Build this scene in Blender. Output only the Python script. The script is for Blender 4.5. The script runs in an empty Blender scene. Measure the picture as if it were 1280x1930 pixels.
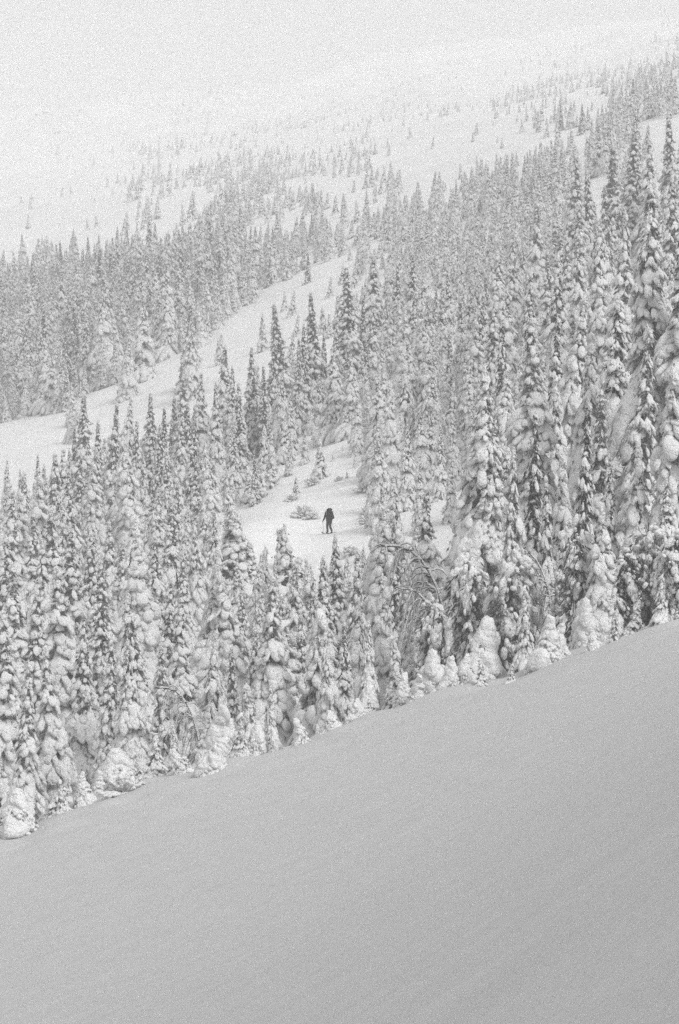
import bpy, math, random
import numpy as np
from mathutils import Vector, Matrix, Euler
R = math.radians
random.seed(11)
rng = np.random.default_rng(11)
S = bpy.context.scene
COL = S.collection

# ------------------------------------------------------------------ camera
F = 4557.0                      # focal length in photograph pixels (85 mm lens, 36 mm tall frame)
cam_d = bpy.data.cameras.new('camera')
cam_d.sensor_fit = 'VERTICAL'; cam_d.sensor_height = 36.0; cam_d.sensor_width = 24.0
cam_d.lens = 85.0; cam_d.clip_start = 0.2; cam_d.clip_end = 6000
cam = bpy.data.objects.new('camera', cam_d); COL.objects.link(cam)
cam.location = (0, 0, 0); cam.rotation_euler = (R(90), 0, 0)
S.camera = cam

# ------------------------------------------------------------------ sky, sun, exposure
SUN_EL, SUN_AZ = R(46), R(138)          # azimuth from +Y (the view direction), clockwise
W = bpy.data.worlds.new('World'); S.world = W; W.use_nodes = True
nt = W.node_tree; nt.nodes.clear()
sky = nt.nodes.new('ShaderNodeTexSky'); sky.sky_type = 'NISHITA'; sky.sun_disc = False
sky.sun_elevation = SUN_EL; sky.sun_rotation = SUN_AZ; sky.air_density = 1.0; sky.dust_density = 6.0
bw = nt.nodes.new('ShaderNodeRGBToBW')
bg = nt.nodes.new('ShaderNodeBackground'); bg.inputs['Strength'].default_value = 0.10
# an even cloud deck over that sky
cloud = nt.nodes.new('ShaderNodeBackground'); cloud.inputs['Color'].default_value = (1, 1, 1, 1)
cloud.inputs['Strength'].default_value = 0.55
mixw = nt.nodes.new('ShaderNodeMixShader'); mixw.inputs[0].default_value = 0.70
wo = nt.nodes.new('ShaderNodeOutputWorld')
nt.links.new(sky.outputs[0], bw.inputs[0]); nt.links.new(bw.outputs[0], bg.inputs['Color'])
nt.links.new(bg.outputs[0], mixw.inputs[1]); nt.links.new(cloud.outputs[0], mixw.inputs[2])
nt.links.new(mixw.outputs[0], wo.inputs[0])
sun_d = bpy.data.lights.new('sun', 'SUN'); sun_d.energy = 1.6; sun_d.angle = R(20); sun_d.color = (1, 1, 1)
sun = bpy.data.objects.new('sun', sun_d); COL.objects.link(sun)
sd = Vector((math.sin(SUN_AZ) * math.cos(SUN_EL), math.cos(SUN_AZ) * math.cos(SUN_EL), math.sin(SUN_EL)))
sun.rotation_euler = sd.to_track_quat('Z', 'Y').to_euler()
sun.location = sd * 500
S.view_settings.view_transform = 'Standard'; S.view_settings.look = 'None'
S.view_settings.exposure = 0.38; S.view_settings.gamma = 1.0; S.view_settings.use_curve_mapping = False
S.render.engine = 'CYCLES'
C = S.cycles
C.max_bounces = 10; C.diffuse_bounces = 3; C.glossy_bounces = 1; C.transmission_bounces = 1
C.volume_bounces = 6; C.transparent_max_bounces = 4
C.use_denoising = False
C.use_adaptive_sampling = True; C.adaptive_threshold = .028; C.adaptive_min_samples = 24
HAZE = 0.00098

# ------------------------------------------------------------------ helpers
def tag(o, label=None, cat=None, group=None, kind=None):
    if label: o['label'] = label
    if cat: o['category'] = cat
    if group: o['group'] = group
    if kind: o['kind'] = kind
    return o

def mesh_obj(name, me, parent=None, loc=None):
    o = bpy.data.objects.new(name, me); COL.objects.link(o)
    if parent: o.parent = parent
    if loc is not None: o.location = loc
    return o

def np_mesh(name, verts, faces, mat, smooth=True):
    """verts (N,3); faces: list of (M,k) int arrays"""
    me = bpy.data.meshes.new(name)
    V = np.asarray(verts, dtype=np.float32)
    me.vertices.add(len(V)); me.vertices.foreach_set('co', V.ravel())
    loops = np.concatenate([f.ravel() for f in faces]).astype(np.int32)
    counts = np.concatenate([np.full(len(f), f.shape[1]) for f in faces]).astype(np.int32)
    starts = np.concatenate([[0], np.cumsum(counts)[:-1]]).astype(np.int32)
    me.loops.add(len(loops)); me.loops.foreach_set('vertex_index', loops)
    me.polygons.add(len(counts))
    me.polygons.foreach_set('loop_start', starts); me.polygons.foreach_set('loop_total', counts)
    me.polygons.foreach_set('use_smooth', np.full(len(counts), smooth))
    me.materials.append(mat); me.update(calc_edges=True); me.validate()
    return me

def ico(sub):
    t = (1 + 5 ** .5) / 2
    v = [(-1, t, 0), (1, t, 0), (-1, -t, 0), (1, -t, 0), (0, -1, t), (0, 1, t), (0, -1, -t), (0, 1, -t), (t, 0, -1), (t, 0, 1), (-t, 0, -1), (-t, 0, 1)]
    f = [(0, 11, 5), (0, 5, 1), (0, 1, 7), (0, 7, 10), (0, 10, 11), (1, 5, 9), (5, 11, 4), (11, 10, 2), (10, 7, 6), (7, 1, 8), (3, 9, 4), (3, 4, 2), (3, 2, 6), (3, 6, 8), (3, 8, 9), (4, 9, 5), (2, 4, 11), (6, 2, 10), (8, 6, 7), (9, 8, 1)]
    v = [np.array(p) / np.linalg.norm(p) for p in v]
    for _ in range(sub):
        mid = {}; nf = []
        def m(a, b):
            k = (min(a, b), max(a, b))
            if k not in mid:
                p = v[a] + v[b]; v.append(p / np.linalg.norm(p)); mid[k] = len(v) - 1
            return mid[k]
        for a, b, c in f:
            x, y, z = m(a, b), m(b, c), m(c, a)
            nf += [(a, x, z), (b, y, x), (c, z, y), (x, y, z)]
        f = nf
    return np.array(v), np.array(f)
ICO = [ico(0), ico(1), ico(2)]

class Soup:
    """collects lumps, sprays and tubes; builds one mesh"""
    def __init__(s): s.v = []; s.f = []; s.n = 0; s.mi = []; s.cur = 0
    def add(s, v, f):
        s.v.append(v); s.f.append(f + s.n); s.n += len(v); s.mi.append(np.full(len(f), s.cur, dtype=np.int32))
    def lumps(s, cen, axis, rad, sub=1, rough=.16):
        """cen (N,3); axis (N,3) long direction; rad (N,3): along, across, thick"""
        cen = np.asarray(cen, float); axis = np.asarray(axis, float); rad = np.asarray(rad, float)
        N = len(cen)
        if not N: return
        bv, bf = ICO[sub]
        a = axis / (np.linalg.norm(axis, axis=1, keepdims=True) + 1e-9)
        up = np.tile([0., 0., 1.], (N, 1)); up[np.abs(a[:, 2]) > .95] = [1, 0, 0]
        b = np.cross(up, a); b /= np.linalg.norm(b, axis=1, keepdims=True)
        c = np.cross(a, b)
        k = rng.normal(size=(N, 3, 3)) * 2.2; ph = rng.uniform(0, 6.28, (N, 1, 3))
        w = np.sin(np.einsum('vj,njk->nvk', bv, k) + ph).sum(2)[:, :, None] / 3
        L = bv[None] * (1 + rough * 1.6 * w + rough * .35 * rng.uniform(-1, 1, (N, len(bv), 1)))
        L = L * rad[:, None, :]
        P = L[:, :, 0:1] * a[:, None] + L[:, :, 1:2] * b[:, None] + L[:, :, 2:3] * c[:, None] + cen[:, None]
        f = (bf[None] + (np.arange(N) * len(bv))[:, None, None]).reshape(-1, 3)
        s.add(P.reshape(-1, 3), f)
    def sprays(s, p, d, ln, wd):
        """needle sprays: bent diamond of two triangles each"""
        p = np.asarray(p, float); d = np.asarray(d, float); N = len(p)
        if not N: return
        d = d / (np.linalg.norm(d, axis=1, keepdims=True) + 1e-9)
        r = rng.normal(size=(N, 3)); b = np.cross(d, r); b /= np.linalg.norm(b, axis=1, keepdims=True) + 1e-9
        n = np.cross(d, b)
        ln = np.broadcast_to(np.asarray(ln, float), (N,))[:, None]; wd = np.broadcast_to(np.asarray(wd, float), (N,))[:, None]
        q = np.stack([p, p + d * ln * .45 + b * wd * .5 + n * wd * .2, p + d * ln, p + d * ln * .45 - b * wd * .5 + n * wd * .2], 1)
        i = (np.arange(N) * 4)[:, None]
        f = np.concatenate([i + [0, 1, 2], i + [0, 2, 3]])
        s.add(q.reshape(-1, 3), f)
    def tube(s, pts, rads, k=5):
        pts = np.asarray(pts, float); n = len(pts)
        t = np.gradient(pts, axis=0); t /= np.linalg.norm(t, axis=1, keepdims=True) + 1e-9
        ref = np.tile([.31, .95, .05], (n, 1)); b = np.cross(t, ref); b /= np.linalg.norm(b, axis=1, keepdims=True) + 1e-9
        c = np.cross(t, b)
        a = np.arange(k) / k * 2 * math.pi
        ring = pts[:, None] + np.asarray(rads, float)[:, None, None] * (np.cos(a)[None, :, None] * b[:, None] + np.sin(a)[None, :, None] * c[:, None])
        f = []
        for i in range(n - 1):
            for j in range(k):
                A, B = i * k + j, i * k + (j + 1) % k
                f += [(A, B, B + k), (A, B + k, A + k)]
        s.add(ring.reshape(-1, 3), np.array(f))
    def mesh(s, name, mat, smooth=True):
        mats = mat if isinstance(mat, tuple) else (mat,)
        me = np_mesh(name, np.concatenate(s.v), [np.concatenate(s.f)], mats[0], smooth)
        if len(mats) > 1:
            me.materials.append(mats[1]); me.polygons.foreach_set('material_index', np.concatenate(s.mi))
        return me

# ------------------------------------------------------------------ materials
def mat_base(name):
    m = bpy.data.materials.new(name); m.use_nodes = True
    n = m.node_tree.nodes; b = n['Principled BSDF']
    b.inputs['Specular IOR Level'].default_value = 0.1
    b.inputs['Roughness'].default_value = 0.95
    return m, n, m.node_tree.links, b
def grey(v): return (v, v, v, 1)
def noise(n, l, co, scale, detail=2, rough=.5):
    t = n.new('ShaderNodeTexNoise'); t.inputs['Scale'].default_value = scale
    t.inputs['Detail'].default_value = detail; t.inputs['Roughness'].default_value = rough
    l.new(co, t.inputs['Vector']); return t.outputs['Fac']
def ramp(n, l, fac, stops):
    r = n.new('ShaderNodeValToRGB'); e = r.color_ramp.elements
    while len(e) < len(stops): e.new(.5)
    for x, (p, c) in zip(e, stops): x.position = p; x.color = grey(c)
    l.new(fac, r.inputs[0]); return r.outputs[0]
def bump(n, l, b, fac, dist, strength=1.0, prev=None):
    k = n.new('ShaderNodeBump'); k.inputs['Distance'].default_value = dist; k.inputs['Strength'].default_value = strength
    l.new(fac, k.inputs['Height'])
    if prev: l.new(prev, k.inputs['Normal'])
    l.new(k.outputs[0], b.inputs['Normal']); return k.outputs[0]

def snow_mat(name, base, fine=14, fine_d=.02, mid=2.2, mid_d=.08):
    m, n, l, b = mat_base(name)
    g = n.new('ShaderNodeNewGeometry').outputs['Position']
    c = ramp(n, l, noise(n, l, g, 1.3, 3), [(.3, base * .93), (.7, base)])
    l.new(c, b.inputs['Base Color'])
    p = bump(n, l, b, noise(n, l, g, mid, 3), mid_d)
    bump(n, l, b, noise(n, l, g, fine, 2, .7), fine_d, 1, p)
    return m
M_FORE = snow_mat('dimmed_fore_snow', .53, 9, .006, .3, .012)  # snow base colour darkened to stand in for dimmer light on the fore slope
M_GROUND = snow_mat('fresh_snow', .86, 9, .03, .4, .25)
M_SNOW = snow_mat('tree_snow', .80, 12, .05, 3.0, .12)

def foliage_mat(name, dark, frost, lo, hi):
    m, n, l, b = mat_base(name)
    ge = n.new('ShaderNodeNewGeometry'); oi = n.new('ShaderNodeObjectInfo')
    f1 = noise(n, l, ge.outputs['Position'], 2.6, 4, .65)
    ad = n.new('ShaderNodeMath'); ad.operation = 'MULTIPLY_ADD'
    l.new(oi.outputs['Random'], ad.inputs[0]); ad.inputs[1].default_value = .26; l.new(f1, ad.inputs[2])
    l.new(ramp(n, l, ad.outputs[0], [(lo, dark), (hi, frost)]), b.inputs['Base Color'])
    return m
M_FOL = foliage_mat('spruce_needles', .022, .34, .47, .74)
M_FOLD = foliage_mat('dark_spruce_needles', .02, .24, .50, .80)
M_BARK = foliage_mat('bark', .04, .18, .5, .8)
M_TWIG = foliage_mat('frosted_twigs', .12, .62, .35, .6)

# ------------------------------------------------------------------ terrain
# a fore slope falling away and banking up to the right, a gully, then the far hillside
AD = np.array([84, 95, 110, 130, 145, 160, 175, 190, 215, 240, 280, 330, 380, 430, 500, 615, 770, 1000, 1230, 1620, 2000, 2370, 2750])
AR = np.array([1400, 1480, 1400, 1200, 1085, 1003, 935, 872, 795, 715, 600, 515, 455, 405, 345, 300, 272, 240, 215, 180, 150, 128, 112.])
BD = np.array([84, 110, 160, 210, 260, 320, 400, 500, 770, 1230, 2000, 2750])
BB = np.array([.31, .32, .34, .40, .42, .42, .38, .31, .24, .18, .15, .15])
_d = np.linspace(80, 3500, 6841)
_A = np.interp(_d, AD, AR); _B = np.interp(_d, BD, BB)
def smooth_rel(y, rel):
    cs = np.concatenate([[0], np.cumsum(y)]); n = len(y); out = np.empty(n)
    for i in range(n):
        w = max(1, int(_d[i] * rel / .5)); a, b = max(0, i - w), min(n, i + w + 1)
        out[i] = (cs[b] - cs[a]) / (b - a)
    return out
_A = smooth_rel(_A, .05); _B = smooth_rel(_B, .08)
WV = [(random.uniform(.6, 1.6), random.uniform(0, math.pi), random.uniform(0, 6.28)) for _ in range(26)]
def wav(x, y, lam):
    s = 0
    for k, a, p in WV:
        s = s + np.sin((x * math.cos(a) + y * math.sin(a)) * (6.28 * k / lam) + p)
    return s / len(WV) ** .5
def crest_y(x): return 79 + 1.6 * np.sin(x * .31 + 1.0) + 1.0 * np.sin(x * .83 + .4) + .5 * np.sin(x * 1.9)
def fore(x, y):
    z = -.45 - .19 * y + .001305 * y * y + (.31 + .45 * np.clip(1 - y / 80, 0, 1) ** 1.3) * x + .00007 * y * y - .5 * np.exp(-((x - 1) / 7.5) ** 2) * np.clip(y / 80, 0, 1) ** 2
    z = z + .10 * wav(x, y, 34.) * np.clip((y - 5) / 30, 0, 1) + .018 * wav(x + 7, y, 9.) * np.clip((y - 35) / 40, 0, 1)
    return z
def far(x, y):
    yy = np.maximum(y, 80.)
    px = np.clip(x / yy * F, -2600, 2600)
    A = np.interp(yy, _d, _A); B = np.interp(yy, _d, _B)
    B = B * np.where(px < 0, 1 - .45 * np.clip(-px / 2600, 0, 1), 1 - .55 * np.clip((px - 640) / 2000, 0, 1))
    z = (965 - (A - B * px)) / F * yy
    # shelf where the walker stands, open knoll
    z = z + 2.3 * np.exp(-((x + 6.3) / 3.9) ** 2 - ((y - 161) / 9.) ** 2) + .32 * np.exp(-((x - 1.0) / 5) ** 2 - ((y - 158) / 5.) ** 2)
    z = z + np.clip((yy - 84) / 30, 0, 1) * (.10 * wav(x, y, 9.) + .22 * wav(x - 30, y, 24.)) \
          + np.clip((yy - 240) / 200, 0, 1) * (.9 * wav(x, y + 50, 70.) * np.clip(yy / 500, .3, 3)) \
          + np.clip((yy - 600) / 900, 0, 1) * 9 * wav(x + 300, y, 330.)
    # far summit: the ridge breaks off behind
    z = z - np.clip(yy - 2250 - .10 * x, 0, 900) * .5
    return z
def ground(x, y):
    x = np.asarray(x, float); y = np.asarray(y, float)
    c = crest_y(x); t = y - c
    a = fore(x, np.minimum(y, c + 60)) - np.where(t > 0, .012 * t * t + .05 * t, 0)
    a = a + np.exp(-((y - c - 1) / 4.0) ** 2) * (.24 * np.maximum(0, wav(x * 1.0, y, 5.5)) - .08 + .12 * wav(x + 11, y, 2.6) * (wav(x, y, 12.) > 0))
    b = far(x, y)
    w = np.clip((y - 88) / 12, 0, 1); w = w * w * (3 - 2 * w)
    return a * (1 - w) + b * w

def lattice(name, ys, nu, label_kind, umax):
    us = np.sinh(np.linspace(-1, 1, nu) * 1.6) / math.sinh(1.6) * umax
    Y, U = np.meshgrid(ys, us, indexing='ij')
    X = U * (np.maximum(Y, 0) + 28)
    Z = ground(X, Y)
    V = np.stack([X, Y, Z], -1).reshape(-1, 3)
    i = np.arange(len(ys) - 1)[:, None] * nu + np.arange(nu - 1)[None]
    f = np.stack([i, i + 1, i + nu + 1, i + nu], -1).reshape(-1, 4)
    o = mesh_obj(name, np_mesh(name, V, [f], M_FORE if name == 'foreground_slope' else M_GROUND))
    tag(o, kind='structure'); return o, V
UM = .36
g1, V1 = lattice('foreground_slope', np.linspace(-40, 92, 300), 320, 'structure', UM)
g2, V2 = lattice('hillside', np.concatenate([np.linspace(92, 250, 260), np.linspace(250, 700, 260)[1:]]), 360, 'structure', UM)
g3, V3 = lattice('mountain', np.linspace(700, 2950, 330), 300, 'structure', UM)
allz = np.concatenate([V1, V2, V3])
tag(g1, 'smooth untracked snow slope dropping to a crest in front of the trees')
tag(g2, 'snowy hillside rising behind the gully with open glades')
tag(g3, 'pale mountain shoulder fading into the fog')

def gz(x, y): return float(ground(np.array(x), np.array(y)))
def X(px, d): return (px - 640) / F * d
def Zr(row, d): return (965 - row) / F * d

# ------------------------------------------------------------------ tree builders (metres)
def spruce(H, Rm, whorl=.36, nb=6, droop=.9, lump=1.0, lean=0., bare=.03, dense=1.0, gap=.0, sub=1, spray=7, dark=False, top=1.0, fil=1.0):
    """returns trunk, crown, snow meshes of a snow-laden spruce"""
    tr, cr, sn = Soup(), Soup(), Soup()
    zz = np.linspace(0, H, 14); wob = rng.uniform(0, 6.28, 2)
    def axis(z): return np.array([lean * (z / H) ** 2 * H * .12 + .05 * math.sin(z * .6 + wob[0]), .05 * math.sin(z * .5 + wob[1]), z])
    tr.tube([axis(z) for z in np.linspace(-.6, H, 14)], np.interp(np.linspace(0, H, 14), [0, H], [.012 * H + .04, .012]), 6)
    cen, ax, rad, cz = [], [], [], []
    cz0 = []; sp, sdv, sl = [], [], []
    z = H * bare
    while z < H - .12:
        t = z / H
        prof = Rm * min(1., ((1 - t) ** .9) * 1.05) * min(1, .55 + t * 4) * (1 + .16 * math.sin(z * 1.7 + wob[0]) * rng.uniform(.3, 1))
        prof = max(prof, .10 + .25 * (1 - t))
        n = max(3, int(round(nb * (0.55 + .6 * (1 - t)))))
        a0 = rng.uniform(0, 6.28)
        for k in range(n):
            if rng.random() < gap: continue
            a = a0 + k * 6.283 / n + rng.uniform(-.45, .45)
            big = rng.random() < .22
            L = prof * (rng.uniform(1.0, 1.32) if big else rng.uniform(.6, 1.08))
            lm = lump * (1.3 if big else rng.uniform(.75, 1.1))
            dr = droop * rng.uniform(.6, 1.35)
            o = axis(z + rng.uniform(-.5, .5) * whorl)
            u = np.array([math.cos(a), math.sin(a), 0]); side = np.array([-u[1], u[0], 0])
            cv = rng.uniform(-.25, .25)
            def P(s): return o + u * L * (s - .12 * s * s) + side * L * cv * s * s + np.array([0, 0, L * (.16 * s - dr * s * s)])
            m = max(2, int(round(L / .30 * fil)))
            for s in np.linspace(.25, 1, m):
                p = P(s); tg = P(min(1.05, s + .08)) - P(s - .08)
                w = (.45 + .75 * math.sin(math.pi * min(1, s * .72))) * (.10 + .105 * L) * lm
                r3 = np.array([max(w * rng.uniform(1.2, 1.8), .8 * L / m), w * rng.uniform(.75, 1.15), w * rng.uniform(.38, .58)])
                if rng.random() < dense:
                    cen.append(p + np.array([0, 0, .35 * w])); ax.append(tg); rad.append(r3)
                if L > .5 and s > .3:
                    for sg in (-1, 1):
                        if rng.random() < .6 * dense:
                            q = p + side * sg * w * rng.uniform(.9, 1.8) + np.array([0, 0, -.35 * w * rng.uniform(.2, 1.6)])
                            cen.append(q); ax.append(tg * .6 + side * sg * .12 + np.array([0, 0, -.08])); rad.append(r3 * rng.uniform(.55, .9))
                ns = rng.poisson(spray * (.4 + L * .3))
                if ns:
                    base = p + rng.normal(size=(ns, 3)) * np.array([1, 1, .25]) * w * .75 + np.array([0, 0, -.30 * w])
                    sp.append(base)
                    sdv.append(u * .5 + side * rng.normal(size=(ns, 1)) * .6 + np.array([0, 0, -1.0]) * rng.uniform(.5, 1.6, (ns, 1)))
                    sl.append(rng.uniform(.10, .24, ns) * (.7 + .35 * L))
        z += whorl * rng.uniform(.75, 1.25) * (.55 + .6 * (1 - t))
    # leader twigs and the dark needle mass close to the trunk
    cr.sprays(np.concatenate(sp), np.concatenate(sdv), np.concatenate(sl), np.concatenate(sl) * .36)
    ni = int(H * 125)
    zi = H * (bare + (.97 - bare) * rng.uniform(0, 1, ni) ** 1.25); ai = rng.uniform(0, 6.28, ni)
    ri = Rm * (1 - zi / H) ** .9 * rng.uniform(.02, .66, ni)
    axx = np.array([axis(q) for q in zi])
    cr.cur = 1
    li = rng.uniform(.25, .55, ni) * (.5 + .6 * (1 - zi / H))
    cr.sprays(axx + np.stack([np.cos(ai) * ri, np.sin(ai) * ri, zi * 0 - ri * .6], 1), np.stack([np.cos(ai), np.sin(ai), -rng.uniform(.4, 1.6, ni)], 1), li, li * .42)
    # leader
    for q in np.linspace(H - .5, H + .05, 6):
        cen.append(axis(q) + rng.normal(size=3) * .02); ax.append(np.array([.1, .05, 1])); rad.append(np.array([.10, .055, .055]) * (1 + (H - q)) * top)
    sn.lumps(cen, ax, rad, sub, .24)
    # frosted twig ends standing out of the snow load
    ca, aa, ra = np.array(cen), np.array(ax), np.array(rad)
    kk = rng.integers(0, len(ca), int(len(ca) * 5)); nn = rng.normal(size=(len(kk), 3)); nn /= np.linalg.norm(nn, axis=1, keepdims=True)
    sn.sprays(ca[kk] + nn * ra[kk][:, 1:2] * .7, nn * .7 + aa[kk] / (np.linalg.norm(aa[kk], axis=1, keepdims=True) + 1e-6) * .5 + np.array([0, 0, -.55]), rng.uniform(.10, .26, len(kk)), rng.uniform(.03, .07, len(kk)))
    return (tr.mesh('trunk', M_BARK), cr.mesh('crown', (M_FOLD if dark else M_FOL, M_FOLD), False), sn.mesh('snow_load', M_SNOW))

def ghost(H, Rm, n=34, tilt=.0):
    """a young tree buried in rounded snow"""
    tr, cr, sn = Soup(), Soup(), Soup()
    tr.tube([(0, 0, -.5), (0, 0, H * .5), (tilt * H * .3, 0, H * .9)], [.07, .05, .02], 6)
    cen, ax, rad = [], [], []
    ph = rng.uniform(0, 6.28); off = rng.uniform(-.25, .25, 2)
    for i in range(n):
        t = ((i + rng.uniform(0, 1)) / n) ** 1.15
        r = Rm * (1 - t) ** .8 * rng.uniform(.3, .75)
        a = i * 2.4 + rng.uniform(-.6, .6)
        cen.append((math.cos(a) * r + tilt * H * .3 * t * t + off[0] * t, math.sin(a) * r + off[1] * t, t * (H - .55) + .15))
        w = Rm * (.62 - .34 * t) * rng.uniform(.65, 1.2)
        ax.append((math.cos(a) * .8, math.sin(a) * .8, -1.5)); rad.append((w * 1.5, w * .95, w * .8))
    cen.append((tilt * H * .3 + off[0], off[1], H - .5)); ax.append((tilt * .6 + .2, .2, 1)); rad.append((.5, .26, .24))
    sn.lumps(cen, ax, rad, 2, .2)
    # fine lumps of the rime at the lower edges
    m = n * 5
    a = rng.uniform(0, 6.28, m); t = rng.uniform(0, .75, m); r = Rm * (1 - t ** 1.25) * rng.uniform(.85, 1.12, m)
    c2 = np.stack([np.cos(a) * r, np.sin(a) * r, t * H * .9], 1)
    w = rng.uniform(.06, .17, m)
    sn.lumps(c2, np.stack([np.cos(a), np.sin(a), -1.3 + 0 * a], 1), np.stack([w * 1.3, w, w * .8], 1), 1)
    k = n * 26
    a = rng.uniform(0, 6.28, k); t = rng.uniform(0, .8, k) ** 1.3; r = Rm * (1 - t ** 1.25) * rng.uniform(.6, 1.10, k)
    cr.sprays(np.stack([np.cos(a) * r, np.sin(a) * r, t * H * .9], 1), np.stack([np.cos(a), np.sin(a), -rng.uniform(.5, 2, k)], 1), rng.uniform(.15, .34, k), .07)
    return (tr.mesh('trunk', M_BARK), cr.mesh('crown', M_FOL, False), sn.mesh('snow_load', M_SNOW))

def hood(H, Rm, arms=7, tilt=.2):
    """slender tree whose branches hang in a few heavy rounded masses of snow, dark and open below"""
    tr, cr, sn = Soup(), Soup(), Soup()
    tr.tube([(0, 0, -.5), (.05, 0, H * .4), (tilt * H * .3, .05, H * .8), (tilt * H * .5, .05, H)], [.09, .08, .05, .02], 6)
    a0 = rng.uniform(0, 6.28)
    for k in range(arms):
        a = a0 + k * 2.4 + rng.uniform(-.4, .4); t = .5 + .5 * (k + rng.uniform(0, 1)) / arms
        o = np.array([tilt * H * .5 * t * t, 0, H * t]); L = Rm * rng.uniform(.6, 1.1) * (1.35 - .6 * t); dr = rng.uniform(.9, 1.7)
        u = np.array([math.cos(a), math.sin(a), 0]); m = max(4, int(L / .18))
        q = np.array([o + u * L * (s - .25 * s * s) + np.array([0, 0, L * (.22 * s - dr * s * s)]) for s in np.linspace(0, 1, 7)])
        tr.tube(q, np.linspace(.035, .012, 7), 4)
        cen, ax, rad = [], [], []
        for i in range(m):
            s = .2 + .8 * i / (m - 1); p = o + u * L * (s - .25 * s * s) + np.array([0, 0, L * (.22 * s - dr * s * s)])
            tg = u * (1 - .5 * s) + np.array([0, 0, .22 - 2 * dr * s])
            w = (.13 + .12 * math.sin(math.pi * s * .85)) * rng.uniform(.65, 1.35) * (Rm / 1.4)
            cen.append(p + np.array([0, 0, .35 * w]) + rng.normal(size=3) * .05); ax.append(tg + rng.normal(size=3) * .25); rad.append((w * 1.25, w * rng.uniform(.7, 1.1), w * .7))
            for g in range(4):
                cen.append(p + rng.normal(size=3) * w * 1.1 + np.array([0, 0, -.2 * w])); ax.append(tg + rng.normal(size=3) * .3); rad.append(np.array([w * .9, w * .6, w * .5]) * rng.uniform(.5, 1))
            n = 26
            cr.sprays(p + rng.normal(size=(n, 3)) * w * .8 - np.array([0, 0, .35 * w]), u * .3 + rng.normal(size=(n, 3)) * .5 + np.array([0, 0, -1.]), rng.uniform(.12, .34, n), .07)
        sn.lumps(cen, ax, rad, 2, .17)
    n = int(H * 120); z = rng.uniform(.05, .9, n) * H; a = rng.uniform(0, 6.28, n); r = rng.uniform(.05, .55, n) * Rm
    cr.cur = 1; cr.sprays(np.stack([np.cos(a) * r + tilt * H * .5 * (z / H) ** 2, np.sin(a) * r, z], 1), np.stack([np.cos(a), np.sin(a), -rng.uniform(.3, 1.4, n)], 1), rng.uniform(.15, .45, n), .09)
    k = int(H * 9); z = rng.uniform(.04, .6, k) * H; a = rng.uniform(0, 6.28, k); r = rng.uniform(.1, .75, k) * Rm; w = rng.uniform(.06, .17, k)
    sn.lumps(np.stack([np.cos(a) * r, np.sin(a) * r, z], 1), np.stack([np.cos(a), np.sin(a), -1 + 0 * a], 1), np.stack([w * 1.6, w, w * .6], 1), 1, .2)
    return (tr.mesh('trunk', M_BARK), cr.mesh('crown', (M_FOL, M_FOLD), False), sn.mesh('snow_load', M_SNOW))

def birch(H, bend, nb=26):
    """a leafless birch bowed over by frost, twigs hanging"""
    tr, cr, sn = Soup(), Soup(), Soup()
    def stem(b0, a, hh, bd):
        pts = []
        for s in np.linspace(0, 1, 12):
            pts.append(np.array([math.cos(a) * bd * hh * s ** 2.2, math.sin(a) * bd * hh * s ** 2.2 * .5, hh * (1.35 * s - .55 * s ** 2.6) * .9]) + b0)
        return np.array(pts)
    stems = [stem(np.zeros(3), math.pi, H, bend), stem(np.array([.2, .3, 0]), math.pi + .5, H * .8, bend * .8), stem(np.array([-.1, -.1, 0]), .4, H * .62, bend * .6)]
    for p in stems:
        pp = p.copy(); pp[0, 2] -= .5
        tr.tube(pp, np.linspace(.09, .015, len(p)), 5)
        top = p.copy(); top[:, 2] += np.linspace(.06, .03, len(p))
        sn.tube(top[3:], np.linspace(.07, .03, len(p) - 3), 5)
        for j in range(nb):
            i = rng.integers(3, len(p)); o = p[i] + rng.normal(size=3) * .05
            a = rng.uniform(0, 6.28) if rng.random() < .4 else math.pi + rng.uniform(-1.1, 1.1)
            L = rng.uniform(.8, 2.6) * H / 8; q = []
            for s in np.linspace(0, 1, 7):
                q.append(o + np.array([math.cos(a) * L * (s ** .8) * .8, math.sin(a) * L * s ** .8 * .8, L * (.35 * s - 1.05 * s * s)]))
            q = np.array(q)
            tr.tube(q, np.linspace(.02, .008, 7), 3)
            q2 = q.copy(); q2[:, 2] += .025; sn.tube(q2, np.linspace(.035, .018, 7), 3)
            m = 22
            s = rng.uniform(.1, 1, m); idx = s * 6; lo = np.minimum(idx.astype(int), 5); fr = (idx - lo)[:, None]
            b = q[lo] * (1 - fr) + q[lo + 1] * fr
            cr.sprays(b, np.stack([math.cos(a) + rng.normal(size=m) * .5, math.sin(a) + rng.normal(size=m) * .5, -rng.uniform(.4, 1.8, m)], 1), rng.uniform(.15, .4, m), .022)
    return (tr.mesh('trunk', M_BARK), cr.mesh('twigs', M_TWIG, False), sn.mesh('snow_load', M_SNOW))

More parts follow.
